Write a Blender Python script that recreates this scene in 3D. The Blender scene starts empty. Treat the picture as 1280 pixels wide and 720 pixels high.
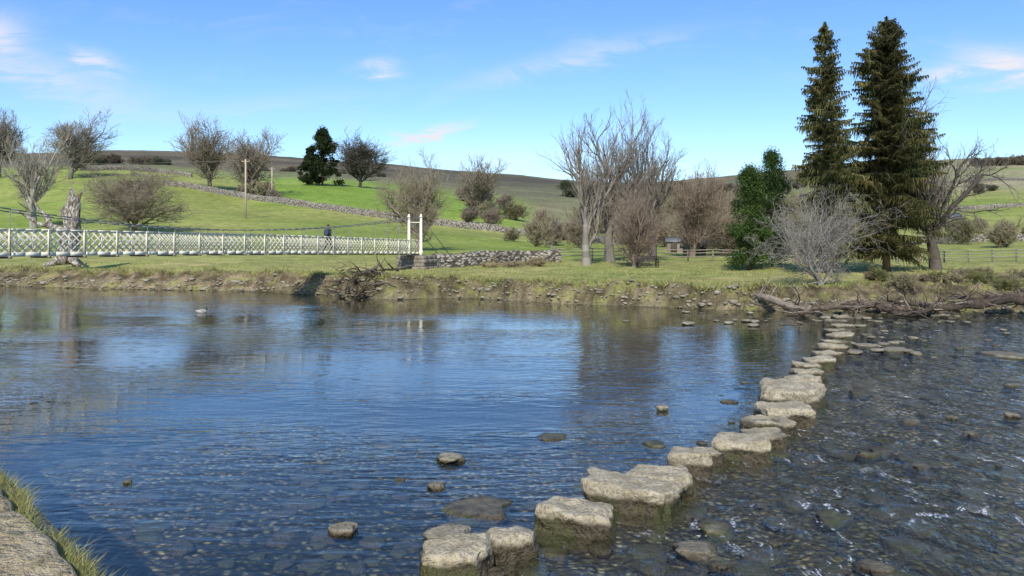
import bpy,bmesh,math,random
import numpy as np
from mathutils import Vector,noise,Matrix,Quaternion
R=random.Random(7); NR=np.random.RandomState(11)
F=931.0; CH=3.8; HY=290.0
scene=bpy.context.scene
scene.view_settings.view_transform='Standard'
try: scene.view_settings.look='None'
except Exception: pass
scene.view_settings.exposure=0
# ------------------------------------------------------------ helpers
def link(o,parent=None):
    scene.collection.objects.link(o)
    if parent: o.parent=parent
    return o
def empty(name,loc=(0,0,0)):
    e=bpy.data.objects.new(name,None); e.location=loc; e.empty_display_size=.3
    return link(e)
def mk(name,V,Fs,mat,col=None,smooth=False,parent=None,loc=None):
    me=bpy.data.meshes.new(name)
    V=np.asarray(V,dtype=np.float32); 
    if not isinstance(Fs,list): Fs=[Fs]
    if np.ndim(Fs[0][0])==0: Fs=[Fs]
    Fs=[np.asarray(f,dtype=np.int32) for f in Fs if len(f)]
    me.vertices.add(len(V)); me.vertices.foreach_set('co',V.ravel())
    vi=np.concatenate([f.ravel() for f in Fs]); me.loops.add(len(vi)); me.loops.foreach_set('vertex_index',vi)
    ls=[];o=0
    for f in Fs:
        k=f.shape[1]; ls.append(o+np.arange(len(f))*k); o+=len(f)*k
    ls=np.concatenate(ls).astype(np.int32)
    me.polygons.add(len(ls)); me.polygons.foreach_set('loop_start',ls)
    me.update(calc_edges=True)
    if smooth: me.polygons.foreach_set('use_smooth',np.ones(len(ls),dtype=bool))
    if col is not None:
        a=me.color_attributes.new('Col','FLOAT_COLOR','POINT')
        c=np.ones((len(V),4),dtype=np.float32); c[:,:3]=col
        a.data.foreach_set('color',c.ravel())
    me.validate()
    for m in (mat if isinstance(mat,list) else [mat]): me.materials.append(m)
    ob=bpy.data.objects.new(name,me)
    if loc is not None: ob.location=loc
    return link(ob,parent)
class MB:
    def __init__(s): s.V=[];s.F={};s.C=[];s.n=0
    def add(s,V,F,C=None):
        V=np.asarray(V,float);F=np.asarray(F,int)
        s.F.setdefault(F.shape[1],[]).append(F+s.n)
        s.V.append(V); s.n+=len(V)
        if C is not None: s.C.append(np.broadcast_to(np.asarray(C,float),(len(V),3)))
    def obj(s,name,mat,**k):
        return mk(name,np.concatenate(s.V),[np.concatenate(f) for f in s.F.values()],mat,col=np.concatenate(s.C) if s.C else None,**k)
def vn(x,y,seed=0):
    x=np.asarray(x,float);y=np.asarray(y,float)
    xi=np.floor(x);yi=np.floor(y);fx=x-xi;fy=y-yi
    fx=fx*fx*(3-2*fx);fy=fy*fy*(3-2*fy)
    def h(i,j):
        v=np.sin(i*127.1+j*311.7+seed*74.7)*43758.5453
        return (v-np.floor(v))*2-1
    a=h(xi,yi);b=h(xi+1,yi);c=h(xi,yi+1);d=h(xi+1,yi+1)
    return (a*(1-fx)+b*fx)*(1-fy)+(c*(1-fx)+d*fx)*fy
def sm(a,b,x):
    t=np.clip((x-a)/(b-a),0,1); return t*t*(3-2*t)
def mixc(a,b,t):
    t=np.asarray(t)[...,None]; return np.asarray(a)*(1-t)+np.asarray(b)*t
def box(mb,c,s,rot=0,C=None,basis=None):
    v=np.array([[x,y,z] for x in(-.5,.5) for y in(-.5,.5) for z in(-.5,.5)])*np.array(s)
    if basis is not None: v=v@np.array(basis)
    elif rot:
        cr,sr=math.cos(rot),math.sin(rot); v=v@np.array([[cr,sr,0],[-sr,cr,0],[0,0,1]])
    v=v+np.array(c)
    f=[[0,1,3,2],[4,6,7,5],[0,4,5,1],[2,3,7,6],[0,2,6,4],[1,5,7,3]]
    mb.add(v,f,C)
def bar(mb,p,q,w,h=None,C=None):
    p=Vector(p);q=Vector(q);d=(q-p);L=d.length;d.normalize()
    up=Vector((0,0,1)) if abs(d.z)<.98 else Vector((1,0,0))
    s=d.cross(up).normalized();u=s.cross(d)
    box(mb,(p+q)/2,(L,w,h or w),basis=[list(d),list(s),list(u)],C=C)
def tube(mb,pts,rad,n=10,C=None,rough=0,seed=0,cap=True):
    pts=[Vector(p) for p in pts];m=len(pts);V=[]
    ref=Vector((.3,.2,1)).normalized()
    for i,p in enumerate(pts):
        d=(pts[min(i+1,m-1)]-pts[max(i-1,0)])
        d=d.normalized() if d.length>1e-6 else Vector((0,0,1))
        s=d.cross(ref)
        if s.length<.1: s=d.cross(Vector((1,0,0)))
        s.normalize();u=s.cross(d)
        for k in range(n):
            a=2*math.pi*k/n; rr=rad[i]
            dv=s*math.cos(a)+u*math.sin(a)
            if rough: rr*=1+rough*noise.noise((p*1.3+dv*1.2)+Vector((seed,0,0)))+rough*.5*noise.noise((p*5+dv*2)+Vector((seed,3,0)))
            V.append(p+dv*rr)
    Fq=[[i*n+k,i*n+(k+1)%n,(i+1)*n+(k+1)%n,(i+1)*n+k] for i in range(m-1) for k in range(n)]
    base=len(V)
    if cap:
        V.append(pts[0]);V.append(pts[-1])
        T=[[base,(k+1)%n,k] for k in range(n)]+[[base+1,(m-1)*n+k,(m-1)*n+(k+1)%n] for k in range(n)]
    V=np.array([list(v) for v in V])
    mb.add(V,Fq,C)
    if cap:
        mb.F.setdefault(3,[]).append(np.array(T)+mb.n-len(V))
# ------------------------------------------------------------ node helpers
def newmat(name):
    m=bpy.data.materials.new(name);m.use_nodes=True;nt=m.node_tree;nt.nodes.clear()
    out=nt.nodes.new('ShaderNodeOutputMaterial');return m,nt,out
class NT:
    def __init__(s,nt): s.nt=nt
    def n(s,t,**k):
        nd=s.nt.nodes.new(t)
        for a,b in k.items(): setattr(nd,a,b)
        return nd
    def put(s,inp,v):
        if isinstance(v,bpy.types.NodeSocket): s.nt.links.new(v,inp)
        else: inp.default_value=v
    def math(s,op,a,b=None,c=None,clamp=False):
        nd=s.n('ShaderNodeMath',operation=op,use_clamp=clamp)
        s.put(nd.inputs[0],a)
        if b is not None: s.put(nd.inputs[1],b)
        if c is not None: s.put(nd.inputs[2],c)
        return nd.outputs[0]
    def mix(s,fac,a,b,mode='MIX'):
        nd=s.n('ShaderNodeMix',data_type='RGBA',blend_type=mode)
        s.put(nd.inputs[0],fac)
        s.put(nd.inputs[6],a if not isinstance(a,tuple) else (*a,1)[:4]); s.put(nd.inputs[7],b if not isinstance(b,tuple) else (*b,1)[:4])
        return nd.outputs[2]
    def noise(s,vec,scale,detail=3,rough=.55,dist=0):
        nd=s.n('ShaderNodeTexNoise');s.put(nd.inputs['Vector'],vec);nd.inputs['Scale'].default_value=scale
        nd.inputs['Detail'].default_value=detail;nd.inputs['Roughness'].default_value=rough;nd.inputs['Distortion'].default_value=dist
        return nd.outputs['Fac']
    def vor(s,vec,scale,feature='F1'):
        nd=s.n('ShaderNodeTexVoronoi',feature=feature);s.put(nd.inputs['Vector'],vec);nd.inputs['Scale'].default_value=scale
        return nd
    def map(s,vec,scale=(1,1,1),rot=(0,0,0),loc=(0,0,0)):
        nd=s.n('ShaderNodeMapping');s.put(nd.inputs[0],vec);nd.inputs[3].default_value=scale;nd.inputs[2].default_value=rot;nd.inputs[1].default_value=loc
        return nd.outputs[0]
    def ss(s,v,a,b,lo=0.,hi=1.):
        nd=s.n('ShaderNodeMapRange',interpolation_type='SMOOTHSTEP');s.put(nd.inputs[0],v)
        nd.inputs[1].default_value=a;nd.inputs[2].default_value=b;nd.inputs[3].default_value=lo;nd.inputs[4].default_value=hi
        return nd.outputs[0]
    def bump(s,h,dist=.1,strength=1,normal=None):
        nd=s.n('ShaderNodeBump');s.put(nd.inputs['Height'],h);nd.inputs['Distance'].default_value=dist;nd.inputs['Strength'].default_value=strength
        if normal is not None: s.put(nd.inputs['Normal'],normal)
        return nd.outputs[0]
    def pos(s): return s.n('ShaderNodeNewGeometry').outputs['Position']
    def attr(s): 
        nd=s.n('ShaderNodeAttribute');nd.attribute_name='Col';return nd.outputs['Color']
    def princ(s,out,col,rough=.85,normal=None,spec=.3):
        p=s.n('ShaderNodeBsdfPrincipled');s.put(p.inputs['Base Color'],col if not isinstance(col,tuple) else (*col,1)[:4]);s.put(p.inputs['Roughness'],rough)
        p.inputs['Specular IOR Level'].default_value=spec
        if normal is not None: s.put(p.inputs['Normal'],normal)
        s.nt.links.new(p.outputs[0],out.inputs['Surface']);return p
def mat_simple(name,c1,c2,scale=6,rough=.85,bump=.02,spec=.3):
    m,nt,out=newmat(name);g=NT(nt);P=g.pos()
    n=g.noise(P,scale,3);c=g.mix(g.ss(n,.35,.65),c1,c2)
    g.princ(out,c,rough,g.bump(g.noise(P,scale*3,2),bump) if bump else None,spec);return m
def mat_attr(name,nscale=3,var=.35,rough=.9,bump=.03,trans=0):
    m,nt,out=newmat(name);g=NT(nt)
    c=g.attr()
    if var:
        P=g.pos();n=g.noise(P,nscale,2,.65)
        c=g.mix(1.0,c,g.mix(g.ss(n,.25,.75),(1-var,)*3,(1+var,)*3),'MULTIPLY')
    if bump: p=g.princ(out,c,rough,g.bump(g.noise(P,nscale*4,2),bump),.2)
    else:
        p=g.n('ShaderNodeBsdfDiffuse');g.put(p.inputs[0],c);nt.links.new(p.outputs[0],out.inputs[0])
    if trans:
        t=g.n('ShaderNodeBsdfTranslucent');g.put(t.inputs[0],c)
        mx=g.n('ShaderNodeMixShader');mx.inputs[0].default_value=trans
        nt.links.new(p.outputs[0],mx.inputs[1]);nt.links.new(t.outputs[0],mx.inputs[2]);nt.links.new(mx.outputs[0],out.inputs[0])
    return m
# ------------------------------------------------------------ terrain function
DL=np.array([60,90,130,190,280,420,700,1100,1600,2600,8000.])
cols={-600:[333.4,313,290,255,214,210,209,203,196,200,285],
0:[333.4,313,290,255,214,210,209,203,196,200,285],
150:[333.4,314,290,252,210,208,207,197,189,194,285],
300:[333.4,314,293,266,230,222,215,203,193,198,285],
420:[333.4,315,298,272,232,223,219,210,203,208,285],
520:[333.4,316,302,280,243,232,226,218,211,216,285],
600:[333.4,318,306,289,258,240,232,225,217,222,285],
680:[333.4,319,309,298,276,250,237,230,223,230,285],
800:[333.4,319,309,300,283,258,242,235,228,234,285],
950:[333.4,319,309,299,280,255,236,224,216,222,285],
1100:[333.4,319,309,297,272,246,226,213,206,210,285],
1280:[333.4,319,308,292,262,235,214,203,198,202,285],
1900:[333.4,319,308,292,262,235,214,203,198,202,285]}
PXG=np.arange(-600,1901,10.); LG=np.linspace(math.log(60),math.log(8000),260)
ks=sorted(cols)
ZC=np.array([np.interp(LG,np.log(DL),CH+(HY-np.array(cols[k]))*DL/F) for k in ks])
TAB=np.array([np.interp(PXG,ks,ZC[:,j]) for j in range(len(LG))]).T
ker=np.ones(7)/7
for _ in range(2):
    TP=np.pad(TAB,((3,3),(3,3)),mode='edge')
    TP=np.apply_along_axis(lambda a:np.convolve(a,ker,'valid'),0,TP)
    TAB=np.apply_along_axis(lambda a:np.convolve(a,ker,'valid'),1,TP)
def T(px,d):
    i=np.clip((px+600)/10,0,len(PXG)-1.001);j=np.clip((np.log(np.maximum(d,60))-LG[0])/(LG[1]-LG[0]),0,len(LG)-1.001)
    a=i.astype(int);b=j.astype(int);u=i-a;v=j-b
    return (TAB[a,b]*(1-u)+TAB[a+1,b]*u)*(1-v)+(TAB[a,b+1]*(1-u)+TAB[a+1,b+1]*u)*v
BX=np.array([-400,-60,-36.3,-29.3,-20.3,-12.2,-7.2,-1.8,2.5,6.5,11.6,16,24,60,400.])
BY=np.array([60,58,52.8,50.5,48.5,45.4,42.3,42.1,39.3,38,36.3,35.4,35,37,42.])
def sdist(x,y):
    return y-np.interp(x,BX,BY)+.45*vn(x*.45,y*.3,1)+.28*vn(x*1.3,y*.9,2)+.12*vn(x*4,y*3,3)
def line_x(y): return -.6+(y-8.3)*.63
WX=[-25,-12,-8,10,14,20];WW=[1.8,1.2,.6,.6,1.4,2.5]
def hz(x,y):
    x=np.asarray(x,float);y=np.asarray(y,float)
    s=sdist(x,y);px=np.where(y>1,640+F*x/np.maximum(y,1),np.where(x<0,-600,1900))
    px=np.clip(px,-600,1900)
    w=np.interp(x,WX,WW)
    bh=1.08+.12*vn(x*.3,y*.3,5)
    t=np.clip(s/w,0,1)
    lump=.22*vn(x*2.1,y*2.1,8)+.15*vn(x*5,y*5,9)
    zb=bh*(t**.75)+lump*np.sin(np.pi*np.clip(s/(w*1.8),0,1))
    meadow=.10*vn(x*.25,y*.25,4)+.03*vn(x*1.1,y*1.1,6)
    zb=zb+meadow*sm(w,w+2,s)-.08*sm(2,8,s)
    big=sm(120,600,y)*(2.0*vn(x*.012,y*.012,10)+.6*vn(x*.05,y*.05,12))+sm(700,1500,y)*6*vn(x*.004,y*.004,13)
    zt=zb+(T(px,y)-T(px,np.full_like(y,60.)))+big
    off=x-line_x(y)+1.5*vn(x*.25,y*.25,14)
    shallow=np.exp(-(off/4.0)**2)+sm(-2,3.5,off)+sm(22,9,y+5*vn(x*.2,y*.2,15))
    deep=-1.1+.93*np.clip(shallow,0,1)
    bed=np.maximum(deep,-.06+s*.13)+.06*vn(x*1.5,y*1.5,7)+.04*vn(x*4,y*4,17)
    bed=np.minimum(bed,-.035)
    return np.where(s>0,zt,bed)
def h1(x,y): return float(hz(np.array([x]),np.array([y]))[0])
DM=np.concatenate([np.arange(34,100,.25),np.geomspace(100,3000,900)])
def survey(px,py):
    x=(px-640)/F*DM; z=hz(x,DM); ay=HY-(z-CH)*F/DM
    ok=np.where((ay<=py)&(z>.2))[0]
    i=ok[0] if len(ok) else len(DM)-1
    return (float(x[i]),float(DM[i]),float(z[i]))
def at(px,d,dz=0):
    x=(px-640)/F*d; return (x,d,h1(x,d)+dz)
def onplane(px,py,z=0.):
    d=(CH-z)*F/(py-HY); return ((px-640)/F*d,d,z)
# ------------------------------------------------------------ camera
cam=bpy.data.cameras.new('camera');cam.sensor_width=36;cam.lens=36*F/1280;cam.shift_y=-(360-HY)/1280
cam.clip_end=20000;cam.clip_start=.05
co=link(bpy.data.objects.new('camera',cam));co.location=(0,0,CH);co.rotation_euler=(math.radians(90),0,0);scene.camera=co
# ------------------------------------------------------------ sun & sky
EL=math.radians(42);AZ=math.radians(188)
S=Vector((math.sin(AZ)*math.cos(EL),math.cos(AZ)*math.cos(EL),math.sin(EL)))
sl=bpy.data.lights.new('sun','SUN');sl.energy=4.7;sl.angle=math.radians(.5);sl.color=(1,.95,.86)
so=link(bpy.data.objects.new('sun',sl));so.rotation_euler=S.to_track_quat('Z','Y').to_euler();so.location=(-10,-40,40)
w=bpy.data.worlds.new('World');scene.world=w;w.use_nodes=True;nt=w.node_tree;nt.nodes.clear();g=NT(nt)
try:
    w.cycles.sampling_method='MANUAL';w.cycles.sample_map_resolution=256
except Exception: pass
sky=g.n('ShaderNodeTexSky');sky.sky_type='NISHITA';sky.sun_disc=False;sky.sun_elevation=EL;sky.sun_rotation=AZ
sky.altitude=200;sky.air_density=1.0;sky.dust_density=.3;sky.ozone_density=2.0
hs=g.n('ShaderNodeHueSaturation');hs.inputs['Saturation'].default_value=1.14;hs.inputs['Value'].default_value=1.33;nt.links.new(sky.outputs[0],hs.inputs['Color'])
skb=g.mix(1.,hs.outputs[0],(.86,.99,1.20),'MULTIPLY')
tc=g.n('ShaderNodeTexCoord').outputs['Generated'];sp=g.n('ShaderNodeSeparateXYZ');nt.links.new(tc,sp.inputs[0])
Y=g.math('MAXIMUM',sp.outputs[1],.02)
u=g.math('DIVIDE',sp.outputs[0],Y);v=g.math('DIVIDE',sp.outputs[2],Y)
cb=g.n('ShaderNodeCombineXYZ');nt.links.new(u,cb.inputs[0]);nt.links.new(v,cb.inputs[1])
wn=g.noise(g.map(cb.outputs[0],(5,14,1)),1.6,3,.6,.6)
wn2=g.noise(g.map(cb.outputs[0],(3,11,1),(0,0,.25)),3.0,5,.65,1.2)
du0=g.math('MULTIPLY',g.math('SUBTRACT',wn,.5),.08);dv0=g.math('MULTIPLY',g.math('SUBTRACT',wn2,.5),.045)
uu=g.math('ADD',u,du0);vv=g.math('ADD',v,dv0)
def blob(px,py,a,b,slope,amp):
    u0=(px-640)/F;v0=(HY-py)/F
    du=g.math('SUBTRACT',uu,u0);dv=g.math('SUBTRACT',g.math('SUBTRACT',vv,v0),g.math('MULTIPLY',du,slope))
    q=g.math('ADD',g.math('POWER',g.math('ABSOLUTE',g.math('DIVIDE',du,a/F)),2.),g.math('POWER',g.math('ABSOLUTE',g.math('DIVIDE',dv,b/F)),2.))
    return g.math('MULTIPLY',g.math('POWER',2.718,g.math('MULTIPLY',q,-1.)),amp)
tex=g.ss(wn2,.3,.62,.2,1)
tot=None
for b in [(40,92,130,26,-.25,.6),(120,76,34,10,-.3,.9),(0,40,34,24,0,.8),(473,84,24,9,0,1.1),(540,168,40,6,.3,1.2),(505,170,20,4,-.2,.8),(720,72,120,14,.22,.5),(1262,84,60,20,-.05,1.6),(1175,92,30,9,0,.9),(650,195,150,18,0,.35),(330,130,150,12,.1,.2)]:
    q=blob(*b); tot=q if tot is None else g.math('ADD',tot,q)
tot=g.math('MULTIPLY',tot,tex)
cir=g.math('MULTIPLY',g.ss(wn,.5,.8),.12)
tot=g.math('ADD',tot,cir,clamp=True)
tot=g.math('MULTIPLY',tot,g.ss(sp.outputs[1],.05,.3))
skc=g.mix(tot,skb,(7.0,7.0,7.6))
bg=g.n('ShaderNodeBackground');bg.inputs[1].default_value=.122;nt.links.new(skc,bg.inputs[0])
wo=g.n('ShaderNodeOutputWorld');nt.links.new(bg.outputs[0],wo.inputs[0])
# ------------------------------------------------------------ ground
ys=np.concatenate([np.arange(-11,5,2.),np.arange(5,33,.4),np.arange(33,60,.15),60*1.02**np.arange(1,249)])
us=np.concatenate([np.linspace(-4,-1.6,12)[:-1],np.linspace(-1.6,-.75,40)[:-1],np.linspace(-.75,.75,470),np.linspace(.75,1.6,40)[1:],np.linspace(1.6,4,12)[1:]])
UU,YY=np.meshgrid(us,ys);XX=UU*(YY+12)
x=XX.ravel();y=YY.ravel();z=hz(x,y);s=sdist(x,y)
px=np.clip(640+F*x/np.maximum(y,1),-600,1900)
n1=vn(x*.18,y*.18,21);n2=vn(x*.9,y*.9,22);n3=vn(x*.03,y*.03,23);n4=vn(x*3.,y*3.,24)
mead=mixc((.40,.345,.14),(.25,.285,.075),np.clip(.45+.4*n1+.3*n2+.2*n4,0,1))
fld=mixc((.235,.29,.06),(.35,.335,.11),np.clip(.4+.35*n1+.6*n3,0,1))
brt=mixc((.20,.30,.045),(.26,.34,.07),np.clip(.4+.5*n3+.3*n1,0,1))
C=mixc(mead,fld,sm(66,84,y+4*n1))
C=mixc(C,brt,sm(195,215,y+6*n1)*sm(300,340,px)*sm(690,640,px))
C=mixc(C,brt,sm(100,135,y)*sm(260,180,px)*.5)
oliv=mixc((.26,.25,.12),(.21,.18,.11),np.clip(.5+.8*n3,0,1))
C=mixc(C,oliv,sm(150,260,y)*sm(630,690,px)*sm(1130,1060,px))
moor=mixc((.10,.085,.06),(.17,.14,.09),np.clip(.5+.9*vn(x*.004,y*.01,25),0,1))
moor=mixc(moor,(.20,.22,.10),.55*sm(480,620,px)*np.clip(.5+.8*vn(x*.006,y*.006,33),0,1))
straw=mixc((.36,.31,.19),(.27,.29,.12),np.clip(.3+.9*vn(x*.006,y*.008,26),0,1))
C=mixc(C,mixc((.21,.24,.09),(.17,.16,.09),np.clip(.5+vn(x*.01,y*.01,27),0,1)),sm(330,420,y)*sm(1150,1000,px))
C=mixc(C,straw,sm(330,480,y)*sm(1050,1150,px))
C=mixc(C,moor,sm(560,720,y)*sm(1250,1050,px))
C=mixc(C,straw*.85,sm(900,1100,y)*sm(1050,1150,px))
w_=np.interp(x,WX,WW)
soil=mixc((.08,.058,.036),(.27,.21,.13),np.clip(.36+.6*vn(x*2.5,z*5+y,28)+.4*n4,0,1))
soil=mixc(soil,(.20,.19,.07),sm(.25,.6,vn(x*1.3,y*2+z*2,30)))
fr=sm(w_*1.7,w_*.9,s+.3*vn(x*2,y*2,29))
C=mixc(C,soil,fr*.95)
bedc=mixc((.10,.09,.06),(.22,.185,.12),np.clip(.45+.5*n2+.3*n4+.4*n1,0,1))
bedc=mixc(bedc,(.028,.042,.042),sm(-.25,-.8,z))  # deeper bed painted dark blue-green, standing in for light absorbed by the water
bedc=mixc(bedc,(.075,.075,.03),sm(.15,.6,vn(x*.6,y*.35,31))*.7)
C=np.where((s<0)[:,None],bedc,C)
ni,nj=UU.shape;idx=np.arange(ni*nj).reshape(ni,nj)
Fq=np.stack([idx[:-1,:-1],idx[:-1,1:],idx[1:,1:],idx[1:,:-1]],-1).reshape(-1,4)
m,nt,out=newmat('ground_mat');g=NT(nt);P=g.pos();sp=g.n('ShaderNodeSeparateXYZ');nt.links.new(P,sp.inputs[0])
a=g.attr();big=g.noise(P,.6,3,.7);fine=g.noise(P,7,3,.7);far=g.noise(P,.05,3,.6)
c=g.mix(1.,a,g.mix(g.ss(big,.3,.7),(.72,.74,.70),(1.22,1.2,1.2)),'MULTIPLY')
c=g.mix(1.,c,g.mix(g.ss(fine,.3,.7),(.7,.7,.7),(1.25,1.25,1.2)),'MULTIPLY')
c=g.mix(1.,c,g.mix(g.ss(far,.35,.65),(.85,.87,.85),(1.12,1.1,1.1)),'MULTIPLY')
under=g.ss(sp.outputs[2],.05,-.03)
vo=g.vor(P,9.5);vcol=g.n('ShaderNodeSeparateColor');nt.links.new(vo.outputs['Color'],vcol.inputs[0])
peb=g.mix(g.math('POWER',vcol.outputs[0],1.8),(.40,.42,.40),(2.2,2.1,1.85))
peb=g.mix(g.ss(vo.outputs['Distance'],.3,.6),peb,(.25,.25,.22))
c=g.mix(under,c,g.mix(1.,c,peb,'MULTIPLY'))
g.princ(out,c,.92,g.bump(g.math('ADD',fine,g.math('MULTIPLY',g.math('MULTIPLY',vo.outputs['Distance'],-1.2),under)),.12,.8),.15)
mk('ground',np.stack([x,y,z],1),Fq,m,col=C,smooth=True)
# ------------------------------------------------------------ water
m,nt,out=newmat('water_mat');g=NT(nt);geo=g.n('ShaderNodeNewGeometry');P=geo.outputs['Position'];sp=g.n('ShaderNodeSeparateXYZ');nt.links.new(P,sp.inputs[0])
X_,Y_=sp.outputs[0],sp.outputs[1]
off=g.math('SUBTRACT',X_,g.math('MULTIPLY_ADD',Y_,.63,-.6-8.3*.63))
rif=g.ss(off,.1,2.4)
patch=g.ss(g.noise(g.map(P,(.05,.14,1)),1,2,.6),.40,.60,.22,1.)
wv1=g.noise(g.map(P,(.6,1.9,1),(0,0,.22)),1.5,1,.5,.5)
wv2=g.noise(g.map(P,(.7,1.9,1),(0,0,-.15)),3.6,1,.5,.4)
wv3=g.noise(g.map(P,(1,1.5,1)),13,1,.5,0)
h=g.math('MULTIPLY',g.math('ADD',g.math('MULTIPLY',wv1,.026),g.math('ADD',g.math('MULTIPLY',wv2,.014),g.math('MULTIPLY',wv3,.0022))),patch)
r1=g.noise(g.map(P,(1.4,.8,1),(0,0,.5)),2.6,4,.68,1.2)
h=g.math('ADD',h,g.math('MULTIPLY',g.math('MULTIPLY',r1,.12),rif))
nm=g.bump(h,1.,1.)
# Schlick reflectance, the same from either side of the surface so sunlight reaches the bed
dp=g.n('ShaderNodeVectorMath',operation='DOT_PRODUCT');nt.links.new(nm,dp.inputs[0]);nt.links.new(geo.outputs['Incoming'],dp.inputs[1])
cth=g.math('ABSOLUTE',dp.outputs['Value'],clamp=True)
frs=g.math('ADD',g.math('MULTIPLY',g.math('POWER',g.math('SUBTRACT',1.,cth,clamp=True),4.6),.97),.03,clamp=True)
gl=g.n('ShaderNodeBsdfGlossy');gl.inputs['Roughness'].default_value=.03;gl.inputs['Color'].default_value=(1,1,1,1);nt.links.new(nm,gl.inputs['Normal'])
tr=g.n('ShaderNodeBsdfTransparent');tr.inputs[0].default_value=(.88,.92,.88,1)
mx=g.n('ShaderNodeMixShader');nt.links.new(frs,mx.inputs[0]);nt.links.new(tr.outputs[0],mx.inputs[1]);nt.links.new(gl.outputs[0],mx.inputs[2])
fn=g.math('MULTIPLY',g.ss(r1,.57,.67),g.ss(g.noise(g.map(P,(1.4,.9,1),(0,0,.6)),16,2,.7),.43,.6))
fn=g.math('MULTIPLY',g.math('MULTIPLY',fn,rif),g.math('MULTIPLY',g.ss(g.noise(P,.45,1),.42,.6),.8))
df=g.n('ShaderNodeBsdfDiffuse');df.inputs[0].default_value=(.8,.83,.85,1)
mx2=g.n('ShaderNodeMixShader');nt.links.new(fn,mx2.inputs[0]);nt.links.new(mx.outputs[0],mx2.inputs[1]);nt.links.new(df.outputs[0],mx2.inputs[2])
nt.links.new(mx2.outputs[0],out.inputs[0])
mk('river_water',[(-1500,-1500,0),(1500,-1500,0),(1500,75,0),(-1500,75,0)],[[0,1,2,3]],m)
# ------------------------------------------------------------ stone materials
def stone_mat(name,dry1,dry2,wetz=.14,moss=True):
    m,nt,out=newmat(name);g=NT(nt);P=g.pos();sp=g.n('ShaderNodeSeparateXYZ');nt.links.new(P,sp.inputs[0])
    n=g.noise(P,4,3,.65);n2=g.noise(P,22,3,.7);n3=g.noise(P,1.7,2)
    c=g.mix(g.ss(n,.35,.65),dry1,dry2)
    c=g.mix(g.ss(n2,.45,.62,0,.6),c,tuple(v*.45 for v in dry1))
    c=g.mix(g.ss(n3,.55,.68,0,.5),c,tuple(min(1,v*1.2) for v in dry2))
    zz=g.math('ADD',sp.outputs[2],g.math('MULTIPLY',g.math('SUBTRACT',n,.5),-.16))
    wet=g.ss(zz,wetz+.05,wetz-.03)
    wc=g.mix(g.ss(n2,.4,.6),(.045,.034,.02),(.095,.075,.042))
    if moss: wc=g.mix(g.ss(n3,.45,.6,0,.7),wc,(.065,.07,.02))
    c=g.mix(wet,c,wc)
    g.princ(out,c,g.ss(wet,0,1,.9,.4),g.bump(g.math('ADD',n,g.math('MULTIPLY',n2,.6)),.08,1.),.3)
    return m
m_step=stone_mat('stepping_stone_mat',(.37,.31,.20),(.52,.45,.31),.17)
m_rock=stone_mat('river_rock_mat',(.24,.21,.14),(.40,.355,.26),.035)
def block(L,W,H,seed,sub=10,expo=5,rough=.07,irr=1.0,sharp=None):
    bm=bmesh.new();bmesh.ops.create_cube(bm,size=2);bmesh.ops.subdivide_edges(bm,edges=bm.edges[:],cuts=sub,use_grid_fill=True)
    rr=random.Random(seed);o=Vector((rr.uniform(0,99),rr.uniform(0,99),0))
    taper=rr.uniform(-.16,.16)*irr;sk=rr.uniform(-.2,.2)*irr;tx=rr.uniform(-.07,.07)*irr;ty=rr.uniform(-.05,.05)*irr
    ch=[rr.uniform(.0,.28)*irr for _ in range(4)]
    for v in bm.verts:
        p=v.co;k=(abs(p.x)**expo+abs(p.y)**expo+abs(p.z)**expo)**(1/expo);p=p/k
        ci=(0 if p.x>0 else 1)+(0 if p.y>0 else 2);cut=abs(p.x)+abs(p.y)-(2-2*ch[ci])
        f=1.0
        if cut>0: f=1-cut/(abs(p.x)+abs(p.y))*.8
        q=Vector((p.x*f*(1+taper*p.y),p.y*f*(1+sk*.5*p.x)+sk*p.x*.3,p.z))
        q=Vector((q.x*L/2*(1.02-.04*p.z),q.y*W/2*(1.02-.05*p.z),q.z*H/2))
        nn=noise.noise(q*1.6+o)*1.1+noise.noise(q*5+o)*.8+noise.noise(q*12+o)*.5
        dirv=Vector((p.x,p.y,p.z*.12));q+=dirv*nn*rough*1.6
        q.z+=(tx*q.x+ty*q.y)
        if p.z>.5: q.z+=(noise.noise(q*3+o*2)*.045+noise.noise(q*9+o*2)*.022)*irr
        v.co=q
    me=bpy.data.meshes.new('stone');bm.to_mesh(me);bm.free()
    for pl in me.polygons: pl.use_smooth=True
    if sharp:
        try: me.set_sharp_from_angle(angle=sharp)
        except Exception: pass
    return me
steps=[(572,697,98,.1,.85,.30),(640,677,58,.2,.9,.25),(718,645,104,-.28,.66,.27),(786,617,122,-.42,.60,.31),(825,600,88,-.3,.68,.27),(863,578,54,-.2,.95,.32),(884,569,38,.2,.9,.23),
(927,559,68,-.3,.85,.31),(957,545,54,-.25,.9,.2),(957,529,66,-.1,.7,.2),(979,518,66,-.15,.85,.32),(987,497,74,-.2,1.0,.42),(1003,478,48,.1,.85,.3),(1009,467,42,.1,.8,.24),(1008,458,38,.2,.75,.22),(1023,453,38,0,.8,.27),(1034,443,36,.1,.85,.22),(1042,435,38,0,.8,.26),(1043,428,34,.1,.8,.2),(1052,421,34,0,.8,.25),(1046,414,32,0,.8,.19),(1052,408,28,0,.8,.22),(1044,402,28,0,.8,.18),(1053,397,26,0,.8,.2)]
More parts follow.
